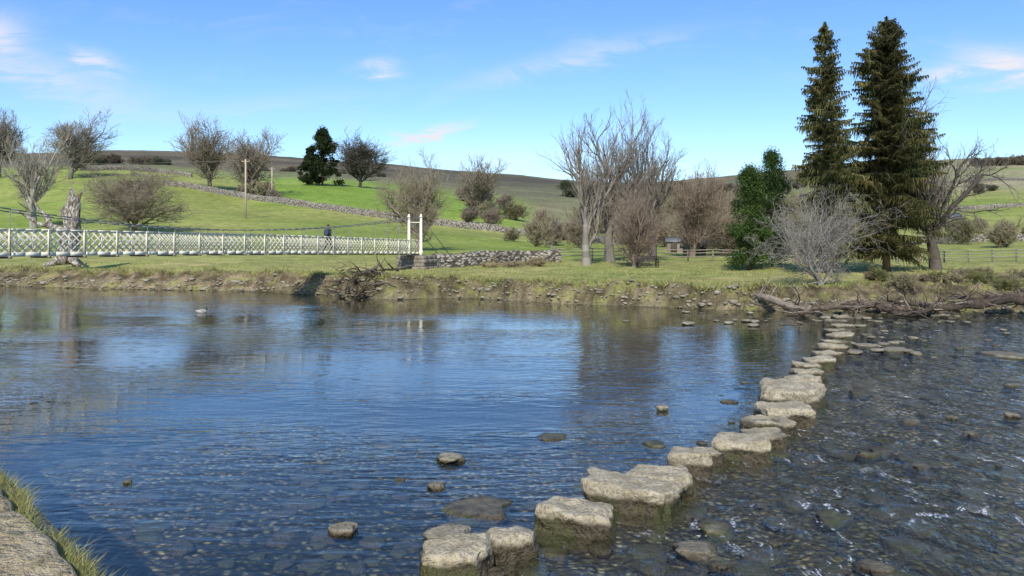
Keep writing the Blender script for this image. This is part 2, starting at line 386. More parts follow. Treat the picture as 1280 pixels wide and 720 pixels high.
for i,(a,b,wd,yaw,dr,ht) in enumerate(steps):
    X,Yd,_=onplane(a,b,.13);L=wd/F*Yd*.94;bt=-.3
    yw=yaw+((i*37)%11-5)*.06*(1 if i>7 else 0)
    me=block(L,L*dr*.93,ht-bt,i*13+5,sub=15 if Yd<18 else 9,expo=12 if i not in(0,1) else 6,rough=.03+.018*L,sharp=.6 if i>1 else .8)
    me.materials.append(m_step);o=link(bpy.data.objects.new('stepping_stone',me));o.location=(X,Yd,(ht+bt)/2);o.rotation_euler=(0,0,yw)
def ico(sub):
    bm=bmesh.new();bmesh.ops.create_icosphere(bm,subdivisions=sub,radius=1)
    V=np.array([list(v.co) for v in bm.verts]);Fc=np.array([[v.index for v in f.verts] for f in bm.faces]);bm.free();return V,Fc
def rocktpl(seed,sub):
    V,Fc=ico(sub);o=Vector((seed*7.3,seed*3.1,0));q=[]
    for v in V:
        p=Vector(v);k=1+.5*noise.noise(p*1.1+o)+.3*noise.noise(p*2.7+o)
        p=p*k; p.z=max(-.6,min(.5,p.z));q.append(list(p))
    return np.array(q),Fc
T3=[rocktpl(i,3) for i in range(6)];T2=[rocktpl(i+9,2) for i in range(6)]
def rock(mb,x,y,z,a,b,c,yaw,t,C=None):
    V,Fc=t;V=V*np.array([a,b,c]);cr,sr=math.cos(yaw),math.sin(yaw)
    V=V@np.array([[cr,sr,0],[-sr,cr,0],[0,0,1]])+np.array([x,y,z]);mb.add(V,Fc,C)
mb=MB()
for (a,b,wd,zt) in [(563,573,30,.08),(546,607,20,.06),(430,661,30,.07),(562,668,50,.08),(600,632,74,.03),(872,687,50,.05),(695,545,38,.02),(828,511,13,.1),(500,597,12,.02),(160,601,10,.04),(1040,642,38,.01),(1150,581,22,.02),(1216,541,18,.04),(1266,519,18,.07),(1190,521,12,.04),(1256,443,54,.05),(1075,489,24,.02),(1084,432,26,.08),(1120,437,32,.07),(1065,440,24,.08),(860,405,14,.12),(1100,560,26,.01),(900,700,30,.015),(620,712,24,.02)]:
    X,Yd,_=onplane(a,b,.03);r=wd/F*Yd/2*1.1;hh=max(.10,r*.4)
    rock(mb,X,Yd,zt-.5*hh,r,r*.85,hh,R.uniform(-.6,.6),R.choice(T3))
mb.obj('river_rocks',m_rock,smooth=True)
mb=MB()
for i in range(260):
    a=R.gauss(1050,100);b=R.uniform(388,450) if R.random()<.65 else R.uniform(384,405)
    if b>408 and a<1045: continue
    X,Yd,_=onplane(a,b,.02);r=R.uniform(.07,.26)
    rock(mb,X,Yd,R.uniform(-.08,.06),r,r*.8,r*.45,R.uniform(0,3),R.choice(T2))
for i in range(520):
    Yd=5+27*R.random()**1.2;X=line_x(Yd)+R.uniform(-.5,Yd*.7+2)
    r=R.uniform(.06,.3);hh=r*.45
    rock(mb,X,Yd,-.5*hh-(R.uniform(.015,.12) if R.random()<.88 else R.uniform(-.04,0)),r,r*.8,hh,R.uniform(0,3),R.choice(T2))
for i in range(320):
    Yd=R.uniform(6.5,17);X=R.uniform(-.65*Yd,line_x(Yd)-.4);r=R.uniform(.05,.22)
    rock(mb,X,Yd,min(h1(X,Yd)+r*.1,-.25*r-.05),r,r*.8,r*.35,R.uniform(0,3),R.choice(T2))
mb.obj('submerged_rocks',m_rock,smooth=True)
mb=MB()
def shore(xx):
    lo=33;hi=60
    for _ in range(14):
        mdd=(lo+hi)/2
        if float(sdist(np.array([xx]),np.array([mdd]))[0])>0: hi=mdd
        else: lo=mdd
    return lo
xx=-42.
while xx<30:
    xx+=R.uniform(.03,.16);lo=shore(xx)
    for _ in range(2):
        r=R.uniform(.05,.15)*(1.7 if R.random()<.12 else 1);yy=lo+(R.uniform(-.4,.2) if _==0 else R.uniform(.1,.8))
        rock(mb,xx,yy,max(h1(xx,yy),-.05)+r*.05,r,r*.8,r*.65,R.uniform(0,3),R.choice(T2))
mb.obj('bank_rocks',m_rock,smooth=True)
# ------------------------------------------------------------ grass
m_grass=mat_attr('grass_mat',5,0,.9,0,.25)
def blades(Pb,h,wd,lean,c1,c2,down=0):
    n=len(Pb);az=NR.uniform(0,2*np.pi,n);hh=h*NR.uniform(.5,1.3,n);ww=wd*NR.uniform(.6,1.3,n)
    side=np.stack([np.cos(az),np.sin(az),np.zeros(n)],1)*ww[:,None]
    ln=NR.normal(0,lean,(n,2))*hh[:,None]
    tip=Pb+np.stack([ln[:,0],ln[:,1]-down*hh*.7,hh*(1-down*.9)],1)
    V=np.stack([Pb-side,Pb+side,tip],1).reshape(-1,3)
    t=NR.rand(n)[:,None];c=np.array(c1)*(1-t)+np.array(c2)*t;c=c*NR.uniform(.7,1.25,(n,1))
    return V,np.arange(3*n).reshape(n,3),np.repeat(c,3,0)
mb=MB()
n=40000;bx=NR.uniform(-44,30,n);by=np.interp(bx,BX,BY)+np.abs(NR.normal(0,1,n))*1.1+.15
ss_=sdist(bx,by);wv=np.interp(bx,WX,WW);cl=vn(bx*1.4,by*1.4,41)
k=(ss_>wv*.85)&(cl+NR.normal(0,.3,n)>-.1);bx,by=bx[k],by[k]
P_=np.stack([bx,by,hz(bx,by)-.02],1);mb.add(*blades(P_,.24,.025,.5,(.44,.38,.17),(.27,.30,.09)))
n=60000;by=36+NR.power(1.2,n)*34;bx=NR.uniform(-.75,.75,n)*by
ss_=sdist(bx,by);cl=vn(bx*.5,by*.5,42)+.5*vn(bx*2,by*2,43);k=(ss_>2)&(cl+NR.normal(0,.3,n)>0);bx,by=bx[k],by[k]
P_=np.stack([bx,by,hz(bx,by)-.02],1);mb.add(*blades(P_,.13,.03,.6,(.44,.39,.17),(.27,.33,.085)))
n=13000;bx=NR.uniform(-14,14,n);by=np.interp(bx,BX,BY)+NR.uniform(-.3,1.3,n);ss_=sdist(bx,by)
k=(ss_>.5)&(ss_<.9)&(vn(bx*1.7,by*1.,44)>.05);bx,by=bx[k],by[k]
P_=np.stack([bx,by,hz(bx,by)+.05],1);mb.add(*blades(P_,.3,.02,.25,(.44,.37,.17),(.27,.27,.09),down=1))
mb.obj('bank_grass',m_grass)
# ------------------------------------------------------------ near bank & ledge
m_soil=mat_simple('near_bank_mat',(.24,.20,.11),(.34,.28,.17),7,.95,.06)
nv=np.array([1,1,0])/math.sqrt(2);ev=np.array([1,-1,0])/math.sqrt(2)
def ne(nn,ee,z): return nv*nn+ev*ee+np.array([0,0,z])
V=[ne(-1500,-1500,2.12),ne(-1500,1500,2.12),ne(1.16,1500,2.12),ne(1.16,-1500,2.12),ne(1.34,1500,-1.2),ne(1.34,-1500,-1.2),ne(-1500,-1500,-1.2),ne(-1500,1500,-1.2)]
mk('riverside_path_ground',V,[[0,1,2,3],[3,2,4,5],[0,3,5,6],[1,7,4,2]],m_soil)
m_cop,nt,out=newmat('ledge_stone_mat');g=NT(nt);P=g.pos()
n=g.noise(P,3,4,.7);n2=g.noise(P,30,4,.7);n3=g.noise(P,9,4,.6)
c=g.mix(g.ss(n,.35,.65),(.42,.33,.19),(.56,.46,.29));c=g.mix(g.ss(n2,.5,.62,0,.6),c,(.20,.155,.10));c=g.mix(g.ss(n3,.56,.66,0,.6),c,(.24,.2,.10))
g.princ(out,c,.92,g.bump(g.math('ADD',n2,g.math('MULTIPLY',n3,2.5)),.045,1.),.2)
led=empty('stone_ledge')
e=-12.;k=0
while e<8:
    L=R.uniform(.8,1.4);me=block(L-.01,.95,.28,300+k,sub=11,expo=16,rough=.018,irr=.25);me.materials.append(m_cop)
    o=link(bpy.data.objects.new('coping_slab',me),led);c=ne(.58+R.uniform(-.015,.015),e+L/2,2.06);o.location=c;o.rotation_euler=(0,0,-math.pi/4+R.uniform(-.012,.012))
    e+=L;k+=1
mb=MB()
n=26000;ee=NR.uniform(-9,2,n);nn=1.03+NR.rand(n)**1.3*(.17+.10*vn(ee*2.3,ee*0,55));k=(vn(ee*1.9+7.3,ee*0,52)+.6*vn(ee*6,nn*6,56)+.2*NR.normal(0,1,n)>.0);ee,nn=ee[k],nn[k]
P_=nv[None]*nn[:,None]+ev[None]*ee[:,None]+np.array([0,0,2.09]);mb.add(*blades(P_,.065,.0035,.9,(.46,.40,.18),(.23,.27,.06)))
n=8000;ee=NR.uniform(-9,2,n);nn=1.05-NR.rand(n)**2*.5;k=(vn(ee*2.1,nn*3,53)+.4*vn(ee*8,nn*8,57)>.25);ee,nn=ee[k],nn[k]
P_=nv[None]*nn[:,None]+ev[None]*ee[:,None]+np.array([0,0,2.19]);mb.add(*blades(P_,.028,.003,.9,(.40,.36,.15),(.22,.26,.07)))
mb.obj('ledge_grass',m_grass)
# ------------------------------------------------------------ bare trees
def gen_tree(seed,maxlev=4,ang=.75,trop=.10,wander=.18,trunk=.2,stems=1,ratio=.6,nch=2.0,rt=.034,top=.25):
    rr=random.Random(seed);segs=[]
    NS=[9,6,4,3,2,2]
    def grow(p,d,L,r,lev):
        n=NS[lev];st=L/n
        for i in range(n):
            d=(d+Vector((rr.gauss(0,1),rr.gauss(0,1),rr.gauss(0,1)))*wander*(1 if lev else .45)+Vector((0,0,trop))).normalized()
            q=p+d*st;r2=r*(1-(.95 if lev==0 else .6)/n)
            segs.append((*p,*q,r,r2,lev));p=q;r=r2
            f=(i+1)/n
            if lev<maxlev and f>(trunk if lev==0 else .15):
                k=int(nch+.35+rr.random())
                if lev==0:
                    g_=(f-trunk)/(1-trunk);lf=(top+.55*math.sin(math.pi*(.2+.75*g_)))/.6*ratio/.62
                else: lf=ratio*(1-.35*(i/n))
                for _ in range(k):
                    ax=d.orthogonal().normalized();ax.rotate(Quaternion(d,rr.uniform(0,6.283)))
                    nd=d.copy();nd.rotate(Quaternion(ax,ang*rr.uniform(.6,1.3)*(1.15-.4*f if lev==0 else 1)))
                    grow(p.copy(),nd,L*lf*rr.uniform(.6,1.15),r*rr.uniform(.45,.7),lev+1)
    for k in range(stems):
        d=Vector((rr.gauss(0,.35),rr.gauss(0,.35),1)).normalized() if stems>1 else Vector((rr.gauss(0,.05),rr.gauss(0,.05),1)).normalized()
        grow(Vector((rr.gauss(0,.02),rr.gauss(0,.02),0)) if stems>1 else Vector((0,0,0)),d,1.0*rr.uniform(.75,1.),rt/(stems**.4),0)
    return np.array(segs)
def tree_geo(segs,H,W,rmin,c1,c2,rs=1.0):
    p0=segs[:,0:3].copy();p1=segs[:,3:6].copy();r0=segs[:,6].copy();r1=segs[:,7].copy();lev=segs[:,8]
    zt=np.percentile(p1[:,2],99.8);wx=np.percentile(np.abs(p1[:,0]),98.5);wy=np.percentile(np.abs(p1[:,1]),98.5)
    sc=np.array([W/2/wx,W/2/wy,H/zt]);p0*=sc;p1*=sc
    r0=np.maximum(r0*H*rs,rmin);r1=np.maximum(r1*H*rs,rmin*.75)
    d=p1-p0;L=np.linalg.norm(d,axis=1,keepdims=True)+1e-9;d/=L
    ref=np.tile([0,0,1.],(len(d),1));ref[np.abs(d[:,2])>.9]=[1,0,0]
    s=np.cross(d,ref);s/=np.linalg.norm(s,axis=1,keepdims=True);u=np.cross(s,d)
    MV=[];MF=[];MC=[];n0=0
    for sel,n in ((lev<=1,7),(lev>1,3)):
        ii=np.where(sel)[0]
        if not len(ii): continue
        rings=[]
        for P_,r in ((p0[ii],r0[ii]),(p1[ii]+d[ii]*r1[ii][:,None]*.3,r1[ii])):
            rings.append(np.stack([P_+(s[ii]*math.cos(2*math.pi*k/n)+u[ii]*math.sin(2*math.pi*k/n))*r[:,None] for k in range(n)],1))
        V=np.concatenate(rings,1).reshape(-1,3)
        b=(np.arange(len(ii))*2*n)[:,None]
        Fq=np.concatenate([b+np.array([[k,(k+1)%n,n+(k+1)%n,n+k]]) for k in range(n)],0)
        t=np.clip(lev[ii]/4.,0,1)[:,None];c=np.array(c1)*(1-t)+np.array(c2)*t;c=c*NR.uniform(.75,1.2,(len(ii),1))
        MV.append(V);MF.append(Fq+n0);MC.append(np.repeat(c,2*n,0));n0+=len(V)
    return np.concatenate(MV),np.concatenate(MF),np.concatenate(MC)
m_bark=mat_attr('bark_mat',6,0,.9,0)
def place_tree(name,px,py,top,wpx,seed,c1=(.17,.15,.12),c2=(.27,.235,.185),d=None,rk=.00016,**kw):
    rs=kw.pop('rs',1.0)
    P_=survey(px,py) if d is None else at(px,d)
    H=(HY-top)*P_[1]/F+CH-P_[2];W=wpx/F*P_[1]
    V,Fq,C=tree_geo(gen_tree(seed,**kw),H,W,rk*P_[1],c1,c2,rs)
    return mk(name,V,Fq,m_bark,col=C,loc=(P_[0],P_[1],P_[2]-.05))
FK=dict(maxlev=3,nch=2.3,rk=.00019)
place_tree('bare_tree',88,224,138,82,1,**FK)
place_tree('bare_tree',-2,222,136,50,2,**FK)
place_tree('bare_tree',42,285,158,76,3,(.36,.33,.27),(.36,.32,.25),nch=1.2,rk=.00019,rt=.04)
place_tree('bare_tree',168,292,206,116,4,(.19,.155,.12),(.30,.25,.18),trunk=.1,nch=1.7,ang=.9)
place_tree('bare_tree',262,237,146,78,5,(.20,.165,.125),(.30,.25,.19),**FK)
place_tree('bare_tree',316,246,160,70,6,(.20,.165,.125),(.30,.25,.19),**FK)
place_tree('bare_tree',450,224,168,66,7,(.08,.07,.055),(.14,.12,.095),d=285,**FK)
place_tree('bare_tree',523,292,190,96,8,(.19,.155,.12),(.31,.26,.175),trunk=.1,d=95,nch=1.6)
place_tree('bare_tree',600,262,195,56,9,(.2,.17,.13),(.3,.25,.18),d=230,trunk=.1,**FK)
place_tree('bare_tree',733,330,146,100,10,(.24,.215,.175),(.26,.225,.18),d=63,ang=.52,trop=.14,nch=1.15,trunk=.18,rt=.036)
place_tree('bare_tree',762,330,119,108,12,(.20,.175,.145),(.25,.22,.175),d=67,ang=.52,trop=.15,nch=1.15,trunk=.25,rt=.036)
place_tree('bare_tree',815,330,139,100,13,(.15,.13,.11),(.23,.20,.16),d=70,ang=.52,trop=.14,nch=1.25,trunk=.2,rt=.036)
place_tree('bare_tree',792,330,226,66,14,(.2,.15,.12),(.31,.24,.175),d=60,ang=.6,trunk=.08,stems=3,maxlev=3,nch=1.6)
place_tree('bare_tree',866,322,207,96,15,(.2,.15,.12),(.32,.24,.17),d=82,ang=.7,trunk=.08,stems=2,nch=1.4)
place_tree('bare_tree',1170,345,104,165,16,(.12,.10,.085),(.20,.175,.145),d=53,ang=.75,trop=.04,trunk=.2,nch=1.4)
place_tree('bare_shrub',1026,370,232,146,17,(.28,.25,.205),(.31,.28,.235),d=38.5,rk=.00016,ang=.75,trop=.02,trunk=.06,stems=5,nch=.75,rs=.75,maxlev=4,wander=.24)
tpls=[gen_tree(60+i,maxlev=3,ang=.8,trunk=.08,stems=3,nch=1.6) for i in range(5)]
mb=MB()
def mass(px,d,H,W,c2,k=None):
    X,Yd,Z=at(px,d);V,Fq,C=tree_geo(tpls[R.randrange(5)] if k is None else tpls[k],H,W,.00022*d,tuple(v*.65 for v in c2),c2)
    a=R.uniform(0,6.28);ca,sa=math.cos(a),math.sin(a);V=V@np.array([[ca,sa,0],[-sa,ca,0],[0,0,1]])
    mb.add(V+np.array([X,Yd,Z-.1]),Fq,C)
for (a,b,d1,d2,n_,Hh) in [(575,680,190,300,12,8),(640,720,120,180,5,5),(690,1000,95,150,20,6.5),(690,1010,170,320,30,11),(880,1010,78,95,6,5.5),(1180,1290,110,200,5,5),(300,350,215,240,4,5)]:
    for i in range(n_):
        d=R.uniform(d1,d2);hh=Hh*R.uniform(.55,1.15)
        mass(R.uniform(a,b),d,hh,hh*R.uniform(.8,1.2),R.choice([(.32,.26,.18),(.28,.23,.17),(.35,.30,.19),(.26,.24,.135)]))
for (a,b,d1,d2,n_,Hh) in [(110,215,600,680,20,9),(330,480,650,760,10,6),(1215,1300,900,1000,18,12),(700,1000,420,600,20,9),(1150,1290,380,420,4,5)]:
    for i in range(n_):
        d=R.uniform(d1,d2);hh=Hh*R.uniform(.6,1.1)
        mass(R.uniform(a,b),d,hh,hh*R.uniform(1.0,1.5),R.choice([(.15,.125,.09),(.19,.16,.11),(.11,.12,.075)]))
mb.obj('distant_trees',m_bark)
# ------------------------------------------------------------ evergreens
m_fol=mat_attr('needle_mat',2,0,.8,0,.25)
def spruce(name,px,d,top,wpx,seed,base=.06,prof=.55,dens=1.0,c1=(.045,.062,.022),c2=(.13,.115,.045),nbr=480,nspr=4,lump_a=.38):
    rr=random.Random(seed);X,Yd,Z=at(px,d);H=(HY-top)*d/F+CH-Z;Rm=wpx/2/F*d
    par=empty(name,(X,Yd,Z));mt=MB()
    tube(mt,[(0,0,-.1),(0.03,0,H*.3),(0,0.02,H*.7),(0,0,H*.99)],[.26,.2,.1,.02],9,(.16,.12,.085),.15)
    mb=MB();A=[];Cc=[]
    for bi in range(nbr):
        f=base+(.985-base)*((bi+rr.uniform(-3,3))/nbr)**.93 if bi>3 else base
        f=min(max(f,base),.985)
        rad=Rm*min(1,(1-f)**prof*1.25)*(1.0 if f>.2 else .8+f)
        az=rr.uniform(0,6.283)
        lump=.84+lump_a*noise.noise(Vector((math.cos(az)*1.6+seed,math.sin(az)*1.6,f*11)))+.2*noise.noise(Vector((math.cos(az)*3+seed,math.sin(az)*3,f*30)))
        if lump<.72 and rr.random()<.5: continue
        L=rad*lump*rr.uniform(.68,1.12)
        if rr.random()<.08: L*=1.18
        if rr.random()>dens: continue
        o=Vector((math.cos(az),math.sin(az),0));sd=Vector((-o.y,o.x,0))
        z0=f*H;droop=rr.uniform(.1,.6)*(1.1-f*.9);up=rr.uniform(.05,.3)
        pts=[];n=max(5,int(L/.14))
        cc=np.array(c1)+(np.array(c2)-np.array(c1))*min(1,max(0,rr.gauss(.45,.38)))
        for i in range(n+1):
            t=i/n;pts.append(o*(L*t)+sd*(L*.12*math.sin(t*3+bi))+Vector((0,0,z0+L*(up*t-droop*1.1*t*t+.28*max(0,t-.7)))))
        A_=[list(q) for q in pts[::2]]+[list(pts[-1]+o*.01)]
        tube(mt,A_,[.035*(1-k/len(A_))+.008 for k in range(len(A_))],3,(.15,.115,.08),cap=False)
        for i in range(1,n+1):
            t=i/n;p=pts[i];sw=.5*L*(1-t)+.22
            for sgn in(-1,1):
                for _ in range(nspr):
                    ln=min(.62,sw)*rr.uniform(.4,1.15)
                    s_=p+sd*sgn*ln*rr.uniform(0,.4)
                    tip=s_+sd*sgn*ln*rr.uniform(.1,.8)+o*ln*rr.uniform(.0,.6)+Vector((0,0,-ln*rr.uniform(-.1,1.3)))
                    q=s_+o*rr.uniform(.05,.12)+Vector((0,0,rr.uniform(-.06,.06)))
                    A.append((*s_,*q,*tip));Cc.append(cc*rr.uniform(.5,1.4))
    for i in range(200):
        f=rr.uniform(.93,1.0);p=Vector((0,0,f*H));az=rr.uniform(0,6.283);l=.12+(1-f)*H*.3
        A.append((*p,*(p+Vector((0,0,.1))),*(p+Vector((math.cos(az)*l,math.sin(az)*l,rr.uniform(-.12,.12))))));Cc.append(np.array(c1)*1.3)
    A=np.array(A).reshape(-1,3);mb.add(A,np.arange(len(A)).reshape(-1,3),np.repeat(np.array(Cc),3,0))
    mt.obj('trunk_and_branches',m_bark,parent=par);mb.obj('needles',m_fol,parent=par)
spruce('spruce_tree',1031,50,28,98,5,base=.08,prof=.60,dens=.9,c1=(.085,.10,.035),c2=(.19,.17,.07),nbr=500,lump_a=.6)
spruce('spruce_tree',1108,51,21,128,9,base=.07,prof=.46,dens=1,c1=(.06,.075,.028),c2=(.17,.15,.06),nbr=640,lump_a=.42)
m_leaf=mat_attr('leaf_mat',2,0,.7,0,.2)
def leafy(name,px,d,top,wpx,seed,c1=(.03,.055,.018),c2=(.07,.125,.035),n=150,leaf=.13):
    rr=random.Random(seed);rn=np.random.RandomState(seed);X,Yd,Z=at(px,d);H=(HY-top)*d/F+CH-Z;Wd=wpx/2/F*d
    par=empty(name,(X,Yd,Z));mt=MB();mb=MB()
    tube(mt,[(0,0,-.1),(0.05,0,H*.3),(0,0,H*.75)],[.16*H/8,.12*H/8,.04],8,(.1,.08,.06),.15)
    for i in range(n):
        f=rr.uniform(.05,1.)**.9;rad=Wd*(min(1,(1-f)*1.9)**.7)*(.9+.3*noise.noise(Vector((f*6,seed,0))))
        az=rr.uniform(0,6.283);r=rad*math.sqrt(rr.random())*.95;c=Vector((math.cos(az)*r,math.sin(az)*r,f*H*.96))
        if i%3==0: tube(mt,[(0,0,max(.1,c.z-.8)),list(c*.6+Vector((0,0,c.z*.35))),list(c)],[.04,.025,.01],3,(.1,.08,.06),cap=False)
        cr=rr.uniform(.25,.6)*H/8*1.15;tone=np.array(c1)+(np.array(c2)-np.array(c1))*rr.random()
        v=rn.normal(size=(130,3));v/=np.linalg.norm(v,axis=1,keepdims=True);v*=cr*rn.uniform(.5,1.2,(130,1));v[:,2]*=.8
        p=v+np.array(c);a_=rn.normal(size=(130,3));a_*=leaf/np.linalg.norm(a_,axis=1,keepdims=True);b_=rn.normal(size=(130,3));b_*=leaf/np.linalg.norm(b_,axis=1,keepdims=True)
        mb.add(np.stack([p,p+a_,p+b_],1).reshape(-1,3),np.arange(390).reshape(-1,3),np.repeat(tone*rn.uniform(.6,1.4,(130,1)),3,0))
    mt.obj('trunk_and_branches',m_bark,parent=par);mb.obj('foliage',m_leaf,parent=par)
leafy('evergreen_tree',964,58,184,52,3,n=170,leaf=.11)
leafy('evergreen_tree',937,56,206,54,4,n=190,c2=(.095,.155,.04),leaf=.11)
leafy('evergreen_tree',403,280,160,52,5,n=100,leaf=.6,c1=(.02,.03,.014),c2=(.042,.058,.022))
leafy('evergreen_tree',389,284,182,32,6,n=60,leaf=.6,c1=(.02,.03,.014),c2=(.042,.058,.022))
# ------------------------------------------------------------ dead pale tree
m_dead,nt,out=newmat('dead_wood_mat');g=NT(nt);P=g.pos();n=g.noise(g.map(P,(1,1,.35)),3,5,.7,.5);n2=g.noise(g.map(P,(1,1,.3)),11,4,.6)
c=g.mix(g.ss(n,.44,.6),(.66,.60,.50),(.24,.18,.12));c=g.mix(g.ss(n2,.46,.6,0,.8),c,(.09,.068,.046))
g.princ(out,c,.85,g.bump(g.math('ADD',n,n2),.2),.2)
mb=MB();X,Yd,Z=at(86,57)
def rel(px,py,dd=0): return ((px-86)/F*57,dd,(HY-py)/F*57+CH-Z)
tube(mb,[rel(84,330),rel(85,320),rel(87,310),rel(84,298),rel(88,286),rel(90,274,.1),rel(87,264,.1),rel(91,254),rel(88,245),rel(90,234)],[.9,.62,.50,.56,.66,.50,.58,.38,.26,.06],18,None,.8,1)
tube(mb,[rel(86,296),rel(76,286,-.3),rel(66,283,-.2),rel(57,270,0),rel(46,262,.2),rel(36,244,.3)],[.42,.34,.24,.19,.13,.05],10,None,.5,2)
tube(mb,[rel(88,264),rel(94,252,.2),rel(97,243,.3),rel(103,238,.4)],[.32,.22,.15,.05],9,None,.6,3)
tube(mb,[rel(66,283,-.2),rel(52,280,-.4),rel(38,270,-.5),rel(24,262,-.5)],[.2,.15,.1,.04],8,None,.5,4)
tube(mb,[rel(88,285),rel(97,276,-.2),rel(100,262,-.2)],[.4,.22,.08],9,None,.6,5)
tube(mb,[rel(80,322),rel(70,328,-.5),rel(62,331,-.8)],[.4,.25,.1],9,None,.5,6)
tube(mb,[rel(90,322),rel(98,329,-.5),rel(106,332,-.6)],[.4,.25,.1],9,None,.5,7)
mb.obj('dead_tree',m_dead,smooth=True,loc=(X,Yd,Z))
# ------------------------------------------------------------ dry stone walls
m_wall,nt,out=newmat('dry_stone_wall_mat');g=NT(nt);P=g.pos()
vo=g.vor(g.map(P,(1.6,1.6,3.2)),1.6);vc=g.n('ShaderNodeSeparateColor');nt.links.new(vo.outputs['Color'],vc.inputs[0])
c=g.mix(vc.outputs[0],(.22,.19,.15),(.46,.42,.34));c=g.mix(g.ss(vo.outputs['Distance'],.4,.6),c,(.09,.075,.06))
g.princ(out,c,.95,g.bump(g.math('MULTIPLY',vo.outputs['Distance'],-1.),.12),.2)
def wall(name,pts,H=1.3,W=.55,step=.45):
    P3=[]
    for (a,b) in zip(pts[:-1],pts[1:]):
        L=math.hypot(b[0]-a[0],b[1]-a[1]);n=max(1,int(L/step))
        for i in range(n): t=i/n;P3.append((a[0]+(b[0]-a[0])*t,a[1]+(b[1]-a[1])*t))
    P3.append(pts[-1][:2]);P3=np.array(P3);z=hz(P3[:,0],P3[:,1])
    d=np.gradient(P3,axis=0);d/=np.linalg.norm(d,axis=1,keepdims=True);nn=np.stack([-d[:,1],d[:,0]],1)
    n=len(P3);prof=[(-.5,-.3),(-.42,.55),(-.34,1),(.34,1),(.42,.55),(.5,-.3)]
    V=np.zeros((n,6,3))
    for k,(a,b) in enumerate(prof):
        jit=NR.normal(0,.05,n);hh=H*(1+.06*vn(np.arange(n)*.13,0*z,61))
        V[:,k,:2]=P3+nn*((a*W+jit*.6)[:,None]);V[:,k,2]=z+b*hh+(NR.normal(0,.07,n) if b==1 else jit*.5)
    idx=np.arange(n*6).reshape(n,6)
    Fq=np.concatenate([np.stack([idx[:-1,k],idx[1:,k],idx[1:,k+1],idx[:-1,k+1]],1) for k in range(5)])
    mk(name,V.reshape(-1,3),Fq,m_wall)
wall('dry_stone_wall',[survey(*q) for q in [(203,232),(240,236),(300,247),(360,256),(420,264),(500,275),(560,283),(620,290),(690,298)]],1.7,.8,.8)
wall('dry_stone_wall',[survey(*q) for q in [(100,214),(150,213),(200,216),(240,222)]],1.6,.8,1.)
wall('dry_stone_wall',[at(541,60),at(575,61.5),at(610,64),at(650,67),at(700,69)],1.15,.6,.35)
wall('dry_stone_wall',[survey(*q) for q in [(690,299),(760,305),(860,306),(960,306)]],1.4,.7,.6)
wall('dry_stone_wall',[survey(*q) for q in [(1130,306),(1200,303),(1280,301),(1340,300)]],1.4,.7,.6)
wall('dry_stone_wall',[survey(*q) for q in [(1150,262),(1220,262),(1300,258)]],1.6,.9,1.)
wall('dry_stone_wall',[survey(*q) for q in [(1130,232),(1200,228),(1300,226)]],2.,1.2,2.)
# ------------------------------------------------------------ suspension bridge
m_cream=mat_simple('cream_paint_mat',(.80,.75,.57),(.70,.65,.48),9,.5,0,.4)
m_steel=mat_simple('cable_steel_mat',(.14,.14,.13),(.22,.22,.20),20,.5,0,.5)
m_deck=mat_simple('deck_timber_mat',(.22,.18,.13),(.30,.26,.19),8,.85,.01)
br=empty('suspension_footbridge')
A0=np.array([-7.3,56.]);DV=np.array([-11.9,-28.]);TE=1.2
LEN=float(np.linalg.norm(DV));dn=DV/LEN;pn=np.array([dn[1],-dn[0]]);pn=-pn if pn[0]<0 else pn
def bp(t,off,z): q=A0+DV*t+pn*off;return (q[0],q[1],z)
def dz(t): return 2.2+.68*t+.1*math.sin(math.pi*t/TE)
def cz(t): return 3.9+((4.92-3.9) if t<.6 else (5.6-3.9))*((t-.6)/.6)**2
HW=.40;RH=.97
mb=MB();md=MB();mc=MB()
N=60
for i in range(N):
    t0=TE*i/N;t1=TE*(i+1)/N
    bar(md,bp(t0,0,dz(t0)),bp(t1,0,dz(t1)),HW*2,.06)
    for sgn in(-1,1):
        o=sgn*(HW+.04)
        bar(mb,bp(t0,o,dz(t0)+RH),bp(t1,o,dz(t1)+RH),.06,.06)
        bar(mb,bp(t0,o,dz(t0)+.02),bp(t1,o,dz(t1)+.02),.06,.15)
        bar(mc,bp(t0,sgn*(HW+.12),cz(t0)),bp(t1,sgn*(HW+.12),cz(t1)),.045)
pit=.33;nb=int(LEN*TE/pit)
for k in range(-3,nb+1):
    for sgn in(-1,1):
        for dr in(1,-1):
            a=k*pit;b=a+RH
            if a<0 or b>LEN*TE: continue
            ta,tb=a/LEN,b/LEN;o=sgn*(HW+.04)+dr*.008
            za,zb=(dz(ta)+.05,dz(tb)+RH-.02) if dr>0 else (dz(ta)+RH-.02,dz(tb)+.05)
            bar(mb,bp(ta,o,za),bp(tb,o,zb),.012,.048)
np_=24
for k in range(np_+1):
    t=TE*k/np_
    for sgn in(-1,1):
        bar(mb,bp(t,sgn*(HW+.06),dz(t)-.06),bp(t,sgn*(HW+.06),dz(t)+RH+.03),.05)
        bar(mc,bp(t,sgn*(HW+.12),dz(t)),bp(t,sgn*(HW+.12),cz(t)),.02)
    bar(md,bp(t,-HW-.15,dz(t)-.08),bp(t,HW+.15,dz(t)-.08),.1)
